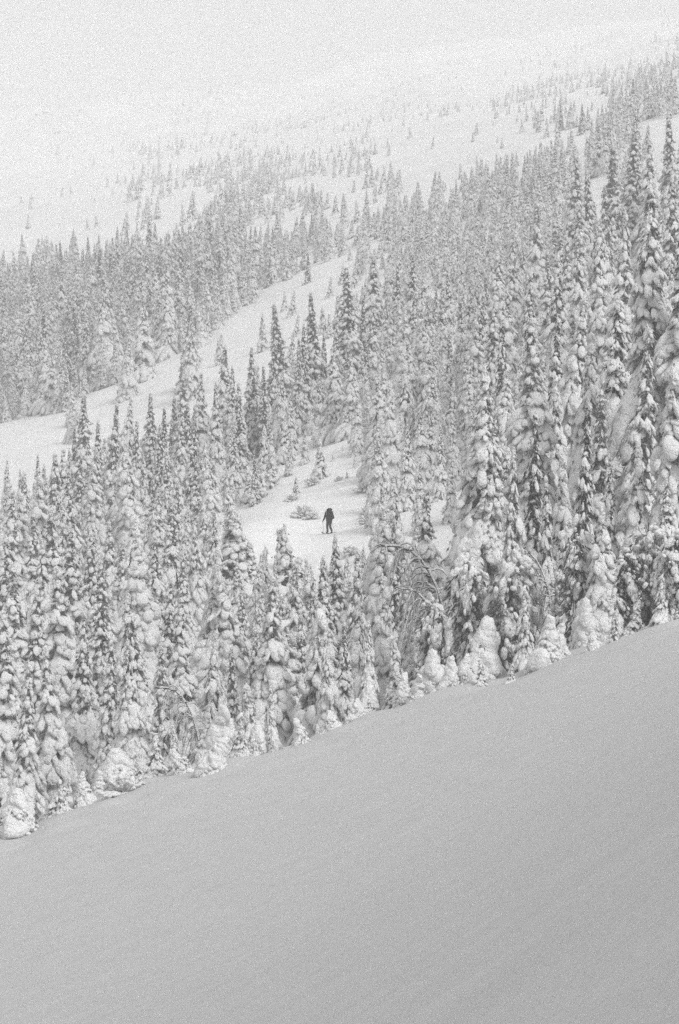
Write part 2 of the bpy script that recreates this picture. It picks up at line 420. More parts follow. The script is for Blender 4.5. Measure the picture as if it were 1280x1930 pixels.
def shrub(H, Rm, n=60):
    tr, cr, sn = Soup(), Soup(), Soup()
    cen, ax, rad = [], [], []
    for i in range(n):
        a = rng.uniform(0, 6.28); el = rng.uniform(.3, 1.4); L = H * rng.uniform(.5, 1)
        q = np.array([[math.cos(a) * Rm * s * math.cos(el), math.sin(a) * Rm * s * math.cos(el), L * s * math.sin(el) - .25 * L * s * s] for s in np.linspace(0, 1, 5)])
        tr.tube(q, np.linspace(.016, .006, 5), 3)
        m = 14; s = rng.integers(1, 5, m)
        cr.sprays(q[s] + rng.normal(size=(m, 3)) * .05, rng.normal(size=(m, 3)) + np.array([0, 0, -.2]), rng.uniform(.1, .28, m), .035)
        for s in range(2, 5):
            if rng.random() < .75:
                cen.append(q[s]); ax.append(q[s] - q[s - 1]); w = rng.uniform(.05, .13); rad.append((w * 1.6, w, w * .8))
    sn.lumps(cen, ax, rad, 1)
    return (tr.mesh('trunk', M_BARK), cr.mesh('twigs', M_TWIG, False), sn.mesh('snow_load', M_SNOW))

PROTO = {}
def proto(k, H, fn, n):
    PROTO[k] = [(H, fn()) for _ in range(n)]
proto('slim', 12, lambda: spruce(12, rng.uniform(1.6, 1.95), .54, 7, rng.uniform(.9, 1.25), 1.12, rng.uniform(-.5, .5)), 5)
proto('full', 12, lambda: spruce(12, rng.uniform(2.1, 2.5), .60, 8, rng.uniform(.8, 1.1), 1.2, rng.uniform(-.4, .4)), 4)
proto('dark', 12, lambda: spruce(12, 1.7, .5, 7, .85, .9, rng.uniform(-.4, .4), dense=.75, gap=.12, spray=20, dark=True), 2)
proto('thin', 12, lambda: spruce(12, rng.uniform(1.5, 1.8), .46, 7, rng.uniform(.8, 1.1), .92, rng.uniform(-.5, .5), dense=.85, spray=15, dark=True), 3)
proto('caked', 12, lambda: spruce(12, rng.uniform(1.8, 2.1), .62, 7, 1.35, 1.6, rng.uniform(-1, 1), spray=6), 4)
proto('big', 16, lambda: spruce(16, rng.uniform(2.7, 3.1), .55, 9, rng.uniform(.7, .9), 1.0, rng.uniform(-.3, .3), spray=13), 3)
proto('bare', 8, lambda: spruce(8, 1.5, .42, 7, 1.2, 1.5, .3, bare=.27, spray=8, dark=True), 1)
proto('young', 5, lambda: spruce(5, rng.uniform(.8, 1.0), .32, 6, 1.1, 1.3, rng.uniform(-1, 1), spray=7), 3)
proto('ghost', 3.5, lambda: ghost(3.5, rng.uniform(.85, 1.15), 34, rng.uniform(-.6, .6)), 4)
proto('hood', 5, lambda: hood(5, rng.uniform(1.3, 1.6), int(rng.integers(7, 10)), rng.uniform(-.3, .3)), 5)
proto('birch', 8, lambda: birch(8, .42), 2)
proto('shrub', 1.2, lambda: shrub(1.2, .9), 2)
PT = {'slim': 'snow_covered_spruce', 'full': 'snow_covered_spruce', 'dark': 'snow_covered_spruce', 'caked': 'snow_covered_spruce', 'big': 'snow_covered_spruce', 'bare': 'snow_covered_spruce', 'thin': 'snow_covered_spruce', 'hood': 'snow_laden_tree',
      'young': 'young_spruce', 'ghost': 'snow_buried_tree', 'birch': 'bent_birch', 'shrub': 'snowy_shrub'}
CAT = {'snow_laden_tree': 'tree', 'snow_buried_tree': 'tree', 'snow_covered_spruce': 'tree', 'young_spruce': 'tree', 'bent_birch': 'tree', 'snowy_shrub': 'shrub'}
COUNT = {}
TREES = []
def plant(kind, x, y, h, wide=1.0, rot=None, tilt=0., label=None, var=None, sink=.1, px=None, tip=None):
    v = COUNT.get(kind, 0) if var is None else var
    COUNT[kind] = COUNT.get(kind, 0) + 1
    H, parts = PROTO[kind][v % len(PROTO[kind])]
    s = h / H
    e = bpy.data.objects.new(PT[kind], None); COL.objects.link(e)
    e.empty_display_size = .3
    e.location = (x, y, gz(x, y) - sink)
    e.rotation_euler = (tilt * random.uniform(-.5, .5), tilt, random.uniform(0, 6.28) if rot is None else rot)
    e.scale = (s * wide, s * wide, s)
    for me in parts:
        o = bpy.data.objects.new(me.name.split('.')[0], me); COL.objects.link(o); o.parent = e
    TREES.append(dict(e=e, kind=kind, x=x, y=y, h=h, wide=wide, label=label, px=640 + x / y * F, tip=965 - (e.location.z + h) / y * F, base=965 - e.location.z / y * F))
    return e

# ------------------------------------------------------------------ trees one can single out: (kind, px of tip, row of tip, distance, width)
RIDGE = [  # tops standing against the pale open strip
 ('slim',158,742,205,1.0),('slim',186,792,200,.8),('full',236,752,205,.8),('slim',258,790,200,.8),('slim',284,742,208,.95),('slim',306,768,204,.9),
 ('slim',345,706,212,1.0),('dark',330,745,214,.9),('slim',378,704,214,1.0),('slim',421,652,216,.95),('slim',436,690,212,.8),('slim',475,656,216,.9),('dark',500,690,214,.9),
 ('slim',529,574,220,1.05),('slim',516,640,216,.8),('slim',560,655,216,.8),('slim',590,552,224,.95),('slim',572,610,222,.8),('slim',612,625,225,.7),('slim',655,506,230,1.15),('slim',632,600,226,.8),
 ('slim',683,560,232,.8),('slim',703,482,240,1.05),('slim',728,560,236,.8),('slim',748,495,240,.9),('slim',776,474,242,.95),('full',796,515,236,.85),('slim',821,540,235,.8),('slim',846,500,238,.8)]
MID = [
 ('young',655,905,182,1.1),('caked',670,845,186,.8),('young',588,905,184,1.2),('young',628,872,192,1.2),('young',558,898,182,1.0),('caked',645,842,196,.8),('young',680,912,176,1.1), ('slim',14,868,214,.85),('full',42,886,210,.7),('slim',72,858,216,.8),('slim',98,882,212,.75),('slim',128,846,214,.8),('slim',140,800,208,.6),   # second and third rows of the stand left of the walker
 ('slim',212,760,190,.8),('full',242,822,176,.85),('slim',316,846,180,.9),('slim',302,800,188,.8),('slim',268,860,185,.8),('slim',352,760,200,.85),('slim',364,790,188,.8),('slim',399,838,178,.85),('slim',372,860,170,.85),
 ('slim',408,720,205,.8),('slim',452,745,200,.85),('slim',440,800,190,.8),('slim',480,850,186,.8),('full',528,700,208,.8),('slim',508,780,196,.85),('slim',548,735,206,.8),('slim',575,800,198,.75),('slim',545,820,192,.8),
 ('young',605,830,186,1.0),('slim',600,700,214,.8),('slim',625,700,216,.8),('slim',655,650,222,.8),('slim',690,640,220,.85),('caked',720,645,214,.8),('caked',690,690,210,.75),('slim',645,740,212,.7),('slim',742,590,226,.85),('dark',765,600,224,.9),
 ('slim',795,640,218,.7),('slim',150,860,190,.8),('slim',182,845,186,.8),('slim',120,905,188,.8),('slim',90,900,190,.8),('slim',52,930,190,.8),('slim',20,945,186,.8),('slim',290,905,172,.8),('slim',335,905,168,.75),
 ('young',490,872,188,1.1),('young',512,850,190,1.1),('young',470,885,188,1.0),('young',756,712,196,1.1),('young',776,760,190,1.1),('young',738,760,188,1.2)]
LOW = [
 ('caked',480,1043,134,.7),('full',515,1056,132,.55),('caked',585,1054,133,.7),('full',615,1066,130,.55),('caked',650,1044,134,.7),('full',690,1030,136,.6),('slim',545,1078,128,.6), ('young',470,1022,150,1.2),('caked',500,1046,146,.8),('young',533,990,152,.7),('young',562,1052,145,1.3),('caked',592,1064,138,.8),('young',632,1030,147,1.1),('caked',657,1046,138,.8),('young',690,1040,138,1.2),('caked',452,1056,140,.9),('full',520,1096,128,.7),('caked',612,1088,128,.7),('young',572,1106,126,1.2),('young',670,1096,126,1.2),('caked',482,1100,128,.7),('young',645,1120,118,1.2),('young',545,1130,116,1.2),   # between the walker's glade and the fore slope
 ('slim',22,925,150,.85),('slim',62,965,150,.85),('slim',104,960,140,.9),('slim',132,990,132,.9),('slim',172,1000,138,.8),('slim',205,985,146,.8),('caked',258,975,128,.85),('slim',232,1020,140,.85),('slim',292,1010,140,.8),
 ('slim',322,940,150,.85),('caked',372,985,140,.7),('slim',345,1040,136,.8),('slim',402,965,148,.7),('young',440,962,150,1.2),('caked',410,1035,128,.75),('slim',30,1065,124,.85),('full',118,1075,118,.85),('slim',66,1110,116,.85),
 ('slim',188,1060,124,.8),('full',262,1120,108,.75),('slim',155,1150,112,.7),('slim',10,1150,110,.85),('caked',395,1060,118,.8),('slim',342,1130,112,.8),('caked',448,1085,118,.85),('full',500,1100,112,.65),
 ('slim',555,1060,116,.7),('young',540,1000,140,1.0),('slim',610,1050,112,.75),('slim',640,1010,118,.7),('slim',668,1035,112,.65),('caked',702,1000,118,.65),('slim',740,1015,112,.7),('caked',722,1085,104,.7),
 ('full',480,1185,100,.6),('slim',570,1150,98,.65),('slim',648,1170,96,.6),('slim',210,1205,100,.7),('slim',305,1210,98,.7),('full',100,1225,98,.65),('slim',45,1250,96,.7),('caked',390,1190,98,.6),('slim',440,1220,96,.55),
 ('slim',765,1090,102,.7),('caked',832,1110,98,.65),('young',790,1175,94,1.0),('young',870,1130,98,1.1),('slim',530,1120,104,.6),('slim',8,1010,134,.8),('full',80,1020,132,.7),('slim',320,1090,120,.7),
 ('young',560,1180,98,1.2),('slim',590,1085,118,.6),('caked',675,1130,100,.6)]
RIGHT = [ # right-hand side
 ('caked',735,720,170,.85),('slim',768,800,160,.85),('slim',792,870,150,.8),('slim',705,830,165,.8),('caked',745,890,138,.8),('slim',830,800,160,.8),('slim',720,900,146,.7),('slim',850,860,150,.8),('caked',775,960,126,.75),
 ('slim',812,760,170,.8),('slim',700,760,180,.7),('slim',880,640,180,.8),('slim',905,560,190,.8),('full',940,470,200,.9),('slim',968,440,215,.8),('slim',995,520,190,.8),('slim',870,560,205,.8),('slim',850,620,200,.8),
 ('big',915,690,96,.78),('big',998,600,112,.8),('caked',1040,720,118,.7),('full',1072,565,125,.8),('slim',1050,480,165,.8),('big',1165,560,112,.75),('full',1108,640,110,.7),('slim',1130,740,104,.75),('big',1236,338,106,.8),
 ('big',1290,420,104,.8),('slim',1200,620,100,.7),('caked',1202,840,92,.7),('caked',1262,700,92,.75),('caked',1060,860,96,.6),('full',965,850,92,.55),('slim',1030,900,94,.55),('dark',1000,780,98,.6),
 ('slim',1015,380,210,.8),('slim',1085,290,235,.9),('slim',1108,320,230,.8),('dark',1150,270,235,.9),('slim',1190,240,240,1.0),('slim',1222,260,230,.9),('slim',1262,220,235,.9),('slim',1130,430,170,.8),('slim',1095,440,175,.7),
 ('slim',1170,400,160,.8),('slim',1045,600,140,.7),('slim',1260,330,175,.9),('slim',1140,350,205,.7),('slim',950,600,160,.7),('slim',925,800,112,.5),('slim',1090,760,100,.55),('slim',1150,860,93,.55)]
CREST = [
 ('hood',886,1050,87,.8,'snow-laden tree with thick drooping arms behind the hooded mound on the crest'),
 ('hood',945,1050,86,.9,'tree with fat sleeves of snow between the hooded mound and the crest notch'),
 ('hood',1085,1000,85,.8,'tree with a rounded snow shoulder left of the bare dark trunk'),
 ('hood',1168,1030,84,.9,'tree hung with white slabs just right of the bare dark trunk'),
 ('hood',1222,985,85,1.0,'heavily hung snowy tree second from the right edge above the crest'),
 ('hood',1272,1010,83,1.0,'white draped tree cut by the right edge at the crest'),
 ('hood',826,1130,90,.8,'tree with pale finger-like snowy boughs above the low snow mound'),
 # standing on or just behind the rim of the fore slope (kind, px, tip, dist, width, label)
 ('bare',1138,960,84,.95,'snow-laden tree with a bare dark trunk standing on the crest at right'),
 ('big',1255,900,86,.9,'broad heavily plastered tree at the right edge above the crest'),
 ('ghost',1095,1130,84,.9,'small rounded snow-clad tree beside the bare dark trunk on the crest'),
 ('ghost',905,1160,85,1.15,'hooded snow-buried tree leaning at the crest left of the thin frosted stems'),
 ('young',990,1110,84,.75,'thin frosted young spruce at the notch of the crest right of the hooded tree'),
 ('young',968,1060,88,.9,'young spruce with drooping snow sleeves just behind the crest notch'),
 ('ghost',822,1222,84,1.1,'low snow mound over a sapling on the crest left of the hooded tree'),
 ('ghost',762,1268,83.5,1.2,'dome-shaped snow-buried sapling on the crest below the middle spruces'),
 ('young',750,1205,88,1.0,'small speckled spruce standing behind the dome-shaped mound'),
 ('full',692,1168,87,.75,'middle spruce with a white hood whose foot meets the crest'),
 ('caked',620,1185,90,.75,'spruce wrapped in long snow sleeves left of the white-hooded spruce'),
 ('young',590,1160,92,.9,'dark-tufted young spruce left of the one in snow sleeves'),
 ('caked',512,1282,88,.75,'conical plastered spruce low on the crest left of centre'),
 ('young',478,1290,88,1.0,'small spruce tucked against the conical plastered one'),
 ('ghost',402,1325,85,1.2,'lumpy white snow-buried tree on the crest in the left third'),
 ('ghost',436,1345,86,.8,'narrow snow-buried sapling right of the lumpy white tree'),
 ('ghost',232,1410,85,1.6,'large smooth snow mound over a tree at the lower left crest'),
 ('ghost',185,1452,84.5,1.1,'lower snow mound on the left shoulder of the large one'),
 ('ghost',120,1478,84.5,1.2,'small pointed snow mound near the left end of the crest'),
 ('ghost',36,1490,84,1.5,'leftmost rounded snow mound on the crest'),
 ('full',248,1205,94,.8,'spruce with a blunt snow cap standing behind the large smooth mound'),
 ('young',330,1370,86,.9,'thin young spruce between the large mound and the lumpy white tree'),
 ('ghost',1110,1125,83.5,.9,'bulging snow-covered sapling between the trees of the right crest'),
 ('ghost',1255,1100,83,1.2,'snow-buried sapling at the far right end of the crest'),
 ('young',1060,1075,87,.9,'young spruce in shade behind the crest notch'),
 ('ghost',655,1345,84,.7,'knee-high snow lump on the crest at the foot of the middle spruces'),
 ('ghost',600,1372,83.6,.8,'smallest snow lump on the crest left of the middle spruces')]
BIRCH = [(858,930,100,.62,'arched frosted birch with hanging twigs left of the big dark-topped spruce'),
 (846,1030,95,.55,'lower bowed birch with fine twigs under the arched one'),
 (385,1225,95,.6,'bowed frosted birch among the spruces in the lower left'),
 (1050,960,92,.5,'dark bowed birch in the shaded notch at right')]

def put(kind, px, tip, d, wide, label=None, zone=None):
    x = X(px, d); h = Zr(tip, d) - gz(x, d) + .1
    if h < .5: h = .6
    e = plant(kind, x, d, h, wide * ((13 / h) ** .5 if kind != 'big' else (17 / h) ** .5) if kind in ('slim', 'full', 'dark', 'thin', 'caked', 'big') and h > 14 else wide, label=label, tilt=random.uniform(-.02, .02))
    TREES[-1]['zone'] = zone
    return e
def vary(k, p):
    return 'thin' if k == 'slim' and random.random() < p else k
for k, px, tip, d, w in RIDGE: put(vary(k, .65), px, tip, d, w * 1.05, zone='ridge')
for k, px, tip, d, w in MID: put(vary(k, .4 if px < 470 else .2), px, tip, d, w * 1.08, zone='mid')
for k, px, tip, d, w in LOW: put(vary(k, .15), px, tip, d, w * 1.32, zone='low')
for k, px, tip, d, w in RIGHT: put(vary(k, .35 if px > 870 else 0), px, tip, d, w * 1.1, zone='right')
for k, px, tip, d, w, lb in CREST: put(k, px, tip, d, w, lb, 'crest')
for px, tip, d, w, lb in BIRCH:
    x = X(px, d); h = max(3, Zr(tip, d) - gz(x, d)); e = plant('birch', x, d, h * 1.1, w, rot=random.uniform(-.5, .3), label=lb)
    TREES[-1]['zone'] = 'birch'

# half-buried saplings and twigs along the rim
for q_ in range(30):
    px = -20 + 1320 * (q_ + random.uniform(.1, .9)) / 30; x = X(px, 81)
    y_ = float(crest_y(x)) + random.uniform(-.3, 3.0); x = X(px, y_)
    k = random.choice(['ghost', 'ghost', 'young', 'shrub', 'young'])
    plant(k, x, y_, random.uniform(.7, 1.9) if k != 'shrub' else random.uniform(.6, 1.1), random.uniform(.9, 1.5), tilt=random.uniform(-.25, .25), sink=.15); TREES[-1]['zone'] = 'rim'

# ------------------------------------------------------------------ fill the stands
placed = [(t['x'], t['y'], .9) for t in TREES]
def open_ground(px, row, d):
    """glades seen in the photograph: the walker's shelf and the slope above it, the pale strip"""
    if 465 < px < 690 and 948 < row < 1012 and 140 < d < 200: return True
    if 575 < px < 672 and 870 < row < 960 and d < 215: return True
    if 245 <= d <= 345 and px < 700: return True
    return False
def clear_at(x, y, r):
    for a, b, q in placed:
        if (a - x) ** 2 + ((b - y) * .6) ** 2 < (r) ** 2: return False
    return True
def ridge_cap(px):   # tops of fillers stay under the photographed treeline
    return np.interp(px, [-50, 60, 150, 250, 350, 430, 530, 600, 650, 700, 780, 850, 950, 1100, 1280, 1400], [930, 880, 800, 790, 750, 710, 650, 620, 590, 560, 530, 520, 480, 330, 260, 200])
nfill = 0; tries = 0
while nfill < 260 and tries < 14000:
    tries += 1
    d = 90 + (242 - 90) * random.random() ** .8; px = random.uniform(-40, 1320); x = X(px, d)
    row = 965 - gz(x, d) / d * F
    if d < 152 and (px < 430 or random.random() < .75): continue
    if open_ground(px, row, d) or not clear_at(x, d, (1.2 + .002 * d) * (.8 if 670 < px < 900 else 1)): continue
    h = random.uniform(5.5, 10.5) if random.random() < .7 else random.uniform(3, 5.5)
    tip = row - h / d * F
    if tip < ridge_cap(px): continue
    if 440 < px < 715 and tip < 1022 and row > 940: continue
    if 560 < px < 690 and tip < 960 and row > 865: continue
    if 560 < px < 680 and row < 1010 and tip < 1010 and d < 160: continue
    if 670 < px < 890 and 130 < d < 215: h = min(h, random.uniform(3.5, 8)); k = random.choice(['caked', 'caked', 'young', 'full'])
    else: k = random.choice(['slim', 'slim', 'slim', 'full', 'caked', 'caked']) if h > 5.2 else random.choice(['young', 'young', 'caked'])
    plant(k, x, d, h, random.uniform(.75, 1.15) * (1.25 if h < 8 and k != 'young' else 1), tilt=random.uniform(-.07, .07)); TREES[-1]['zone'] = None
    placed.append((x, d, 1)); nfill += 1
# shrubs in the glades
OVER = []
def overflow(limit):
    """past three hundred trees the ones that show smallest join the mass of the far forest"""
    fl = [t for t in TREES if t['zone'] is None and t['kind'] in ('slim', 'full', 'caked', 'thin')]
    fl.sort(key=lambda t: t['h'] * t['wide'] / t['y'])
    while len(TREES) > limit and fl:
        t = fl.pop(0); e = t['e']
        OVER.append((tuple(e.location), {'slim': random.randrange(3), 'full': 3, 'caked': 5, 'thin': 4}[t['kind']], e.scale[2], e.rotation_euler[2]))
        for c in list(e.children): bpy.data.objects.remove(c)
        bpy.data.objects.remove(e); TREES.remove(t)
overflow(275)
for px, row, d, s in [(572, 955, 168, 1.1), (587, 960, 167, .8), (690, 990, 160, .8), (540, 990, 156, .6), (662, 1030, 150, .8), (700, 975, 164, 1.0), (552, 925, 178, .8), (640, 905, 182, .5), (590, 890, 184, .9), (684, 930, 172, 1.0), (540, 1030, 150, 1.0), (480, 1020, 150, .9)]:
    plant('shrub', X(px, d), d, s, 1.1, sink=.05); TREES[-1]['zone'] = 'glade'

# ------------------------------------------------------------------ labels: where each tree stands, counted from the left within its own small neighbourhood
_W = 'second third fourth fifth sixth seventh eighth ninth tenth eleventh twelfth thirteenth fourteenth fifteenth sixteenth seventeenth eighteenth nineteenth twentieth'.split()
ORD = ['leftmost'] + [w + ' from left' for w in _W] + ['twenty-' + w + ' from left' for w in ['first'] + _W[:8]]
LOOK = {'slim': 'slim snowy spruce', 'full': 'broad snowy spruce', 'dark': 'dark thinly-snowed spruce', 'thin': 'darker spruce', 'caked': 'thickly plastered spruce', 'big': 'big drooping spruce', 'young': 'sapling-sized spruce', 'shrub': 'frosted bare shrub', 'ghost': 'snow mound tree', 'hood': 'snow-hung tree'}
def place_of(t):
    px, tip, d, z = t['px'], t['tip'], t['y'], t['zone']
    if z == 'glade': return 'in the glade above the walker' if t['base'] < 965 else 'beside or below the walker in the glade'
    if z == 'rim': return 'half sunk in the crest rim'
    if z == 'ridge': return 'topping the ridge row against the pale strip'
    seg = ['at the left edge', 'in the left part', 'left of the walker', 'in line with the walker', 'right of the walker', 'in the right part', 'at the right edge'][int(np.clip(px / 1280 * 7, 0, 6))]
    dep = 'behind the crest' if d < 100 else 'low in the gully' if d < 120 else 'mid-slope' if d < 150 else "at the walker's level" if d < 180 else 'on the slope above' if d < 212 else 'high under the pale strip'
    return dep + ' ' + seg
cells = {}
for t in TREES:
    if t['label']: t['e']['label'] = t['label']
    else: cells.setdefault((('tall ' if t['h'] > 9.5 else 'short ' if t['h'] < 6.2 else 'mid-height ') * (t['kind'] in ('slim', 'full', 'caked', 'thin')) + LOOK[t['kind']], place_of(t)), []).append(t)
for (look, pl), ts in cells.items():
    ts.sort(key=lambda t: t['px'])
    for i, t in enumerate(ts):
        lb = (look + ' ' + pl) if len(ts) == 1 else f'{look} {pl}, {ORD[i]}'
        if len(lb.replace('-', ' ').split()) > 16: lb = lb.replace('in line with the walker', 'below the walker').replace('in the left part', 'left part').replace('on the slope above', 'upslope')
        if len(lb.replace('-', ' ').split()) > 16: print('LONG', lb)
        t['e']['label'] = lb
GRP = {'ridge': 'spruces along the ridge row', 'mid': 'spruces of the stand left of the walker', 'low': 'spruces in the gully', 'right': 'spruces of the right-hand slope', 'crest': 'trees along the crest', 'birch': 'bowed birches', 'glade': 'shrubs in the glade', 'rim': 'saplings along the crest rim', None: 'snowy trees filling the stands'}
for t in TREES:
    t['e']['category'] = CAT[PT[t['kind']]]; t['e']['group'] = GRP[t['zone']]

# ------------------------------------------------------------------ far forest: one mass, instanced on points
def far_points():
    P, I, Sc, Ro = [], [], [], []
    n = 0
    def dens(px, row, d):
        edge = np.interp(px, [-200, 0, 300, 450, 560, 700, 850, 1000, 1100, 1280, 1450], [520, 505, 490, 470, 505, 570, 560, 520, 475, 440, 425]) + 14 * math.sin(px * .05) + 9 * math.sin(px * .13)
        if 650 + 40 * math.sin(row * .03) < px < 1090 and 335 < row < 600: return float(np.interp(px, [640, 780, 900, 1090], [.10, .38, .5, .6]) * np.interp(row, [335, 420, 520], [.5, .9, 1.1]))
        # open strip between the near ridge and the far stand
        if d < 300:
            if px < 130 and d > 255: return 1.0 if row < 780 else 0
            return .72 if px > 690 + (300 - d) * .4 and row > edge else (.05 if d > 262 else 0)
        lo = np.interp(px, [-200, 0, 150, 250, 370, 450, 510, 620, 700, 780], [930, 870, 760, 700, 655, 578, 528, 488, 455, 440])
        if px < 700 and row > lo: return .012 if row > lo + 12 else .25
        if row > edge: return (.25 + .75 * min(1, (row - edge) / 60)) * (1.0 if px < 440 else .42 if px < 640 else .7 if px < 1000 else .8)
        # scattered trees and small clumps further up
        q = .5 + .5 * math.sin(px * .021 + row * .05) * math.sin(px * .009 - row * .031 + 1)
        up = np.interp(row, [60, 110, 200, 300, 420], [.15, .8, 1, .9, .7]) * (.25 if row > edge - 70 and q < .5 else 1)
        left = np.interp(px, [0, 200, 420, 600, 760, 1100, 1280], [.02, .07, .5, .9, 1.0, .8, .5])
        gl = .25 if (620 < px < 760 and 400 < row < 480) else 1
        gl *= .12 if (700 < px < 1010 and 235 < row < 330) else 1
        if px > 740: gl *= np.interp(row, [100, 200, 300], [.8, .45, .22])
        return up * left * max(0, -.05 + 1.4 * q) * gl
    grid = {}
    M = 150000
    dv = 245 * (2150 / 245) ** (rng.uniform(0, 1, M) ** .95); pv_ = rng.uniform(-160, 1440, M); xv = (pv_ - 640) / F * dv
    zv = ground(xv, dv)
    for px, d, x, z in zip(pv_.tolist(), dv.tolist(), xv.tolist(), zv.tolist()):
        if n >= 9500: break
        row = 965 - z / d * F
        sp = 1.6 + max(0, d - 400) * .0021; c = (int(x // sp), int(d // (sp * 1.3)))
        if c in grid: continue
        grid[c] = 1                                  # one trial for each patch of ground
        if random.random() > dens(px, row, d): continue
        h = random.uniform(7.0, 12.5) * np.interp(d, [245, 430, 560, 1200, 2400], [1, .9, .5, .5, .75])
        h *= np.interp(px, [440, 560, 900, 1150, 1280], [1, .5, .5, .6, .75]) * random.uniform(.6, 1.1)
        pale = 640 < px < 1060 and d < 420
        if pale: h *= random.uniform(.6, 1.15)
        if random.random() < .25: h *= .55
        if px < 780 and row > 470 and d < 340 and h > 4 and 'lo': h *= .5 if random.random() < .5 else 1
        P.append((x, d, z - .15)); far_ = d > 520 or h < 4
        Sc.append(h / 5 if far_ else h / 12); I.append(random.choice([6, 7, 8]) if far_ else random.choice([5, 5, 3, 0]) if pale else random.choice([0, 1, 2, 3, 3, 4, 5, 5])); Ro.append(random.uniform(0, 6.28)); n += 1
    return P, I, Sc, Ro
P, I, Sc, Ro = far_points()
for a_, b_, c_, d_ in OVER: P.append(a_); I.append(b_); Sc.append(c_); Ro.append(d_)
print('far trees', len(P), 'near', len(TREES))
me = bpy.data.meshes.new('far_forest'); me.from_pydata(P, [], [])
for nm, ty, data in (('kind_index', 'INT', I), ('size', 'FLOAT', Sc), ('turn', 'FLOAT', Ro)):
    at = me.attributes.new(nm, ty, 'POINT'); at.data.foreach_set('value', data)
ff = mesh_obj('far_forest', me)
tag(ff, 'mass of small snowy spruces covering the far hillside beyond the pale strip', kind='stuff')
picks = []
for k, cnt in (('slim', 3), ('full', 1), ('dark', 1), ('caked', 1), ('young', 3)):
    for v in range(cnt):
        Hh, parts = PROTO[k][v]; picks.append(parts)
gn = bpy.data.node_groups.new('far_forest_trees', 'GeometryNodeTree')
gn.interface.new_socket('Geometry', in_out='INPUT', socket_type='NodeSocketGeometry')
gn.interface.new_socket('Geometry', in_out='OUTPUT', socket_type='NodeSocketGeometry')
N = gn.nodes; L = gn.links
gi = N.new('NodeGroupInput'); go = N.new('NodeGroupOutput'); jo = N.new('GeometryNodeJoinGeometry')
def named(nm, ty):
    a = N.new('GeometryNodeInputNamedAttribute'); a.data_type = ty; a.inputs['Name'].default_value = nm
    return a.outputs['Attribute']
ki, sz, tu = named('kind_index', 'INT'), named('size', 'FLOAT'), named('turn', 'FLOAT')
cx = N.new('ShaderNodeCombineXYZ'); L.new(tu, cx.inputs['Z'])
owner = {}
for o in bpy.data.objects:
    if o.type == 'MESH' and o.data and o.parent: owner.setdefault(o.data.name, o)
for i, parts in enumerate(picks):
    jj = N.new('GeometryNodeJoinGeometry')
    for mm in parts[1:]:
        oi = N.new('GeometryNodeObjectInfo'); oi.transform_space = 'ORIGINAL'; oi.inputs['Object'].default_value = owner[mm.name]
        L.new(oi.outputs['Geometry'], jj.inputs[0])
    g2i = N.new('GeometryNodeGeometryToInstance'); L.new(jj.outputs[0], g2i.inputs[0])
    cm = N.new('FunctionNodeCompare'); cm.data_type = 'INT'; cm.operation = 'EQUAL'
    L.new(ki, cm.inputs[2]); cm.inputs[3].default_value = i
    ip = N.new('GeometryNodeInstanceOnPoints')
    L.new(gi.outputs[0], ip.inputs['Points']); L.new(cm.outputs[0], ip.inputs['Selection']); L.new(g2i.outputs[0], ip.inputs['Instance'])
    L.new(cx.outputs[0], ip.inputs['Rotation']); L.new(sz, ip.inputs['Scale'])
    L.new(ip.outputs[0], jo.inputs[0])
L.new(jo.outputs[0], go.inputs[0])
md = ff.modifiers.new('trees', 'NODES'); md.node_group = gn

# ------------------------------------------------------------------ the walker
def plain(name, v, rough=.8):
    m, n, l, b = mat_base(name); b.inputs['Base Color'].default_value = grey(v); b.inputs['Roughness'].default_value = rough
    return m
M_JACKET = plain('black_jacket', .012); M_TROUSER = plain('charcoal_trousers', .05); M_PACK = plain('black_pack', .008); M_SKIN = plain('skin', .3); M_METAL = plain('pole_metal', .12, .4); M_STRAP = plain('pale_strap', .3); M_SKI = plain('dark_ski', .03, .5); M_ROCK = plain('rock', .06)
WD = 160.; WX = X(620.5, WD); WZ = gz(WX, WD)
walker = bpy.data.objects.new('person', None); COL.objects.link(walker)
walker.scale = (1.0, 1.0, 1.03); walker.location = (WX, WD, WZ); walker.rotation_euler = (0, 0, R(24))
tag(walker, 'person in black jacket with large dark backpack walking uphill in the snowy glade', 'person')
def skin(name, verts, edges, rads, root, mat, parent, lv=1):
    me = bpy.data.meshes.new(name); me.from_pydata(verts, edges, []); me.materials.append(mat)
    o = mesh_obj(name, me, parent)
    md = o.modifiers.new('skin', 'SKIN'); md.use_smooth_shade = True; md.branch_smoothing = .6
    for i, r in enumerate(rads):
        k = me.skin_vertices[0].data[i]; k.radius = (r, r) if not isinstance(r, tuple) else r; k.use_root = (i == root)
    sb = o.modifiers.new('subdivision', 'SUBSURF'); sb.levels = lv; sb.render_levels = lv
    return o
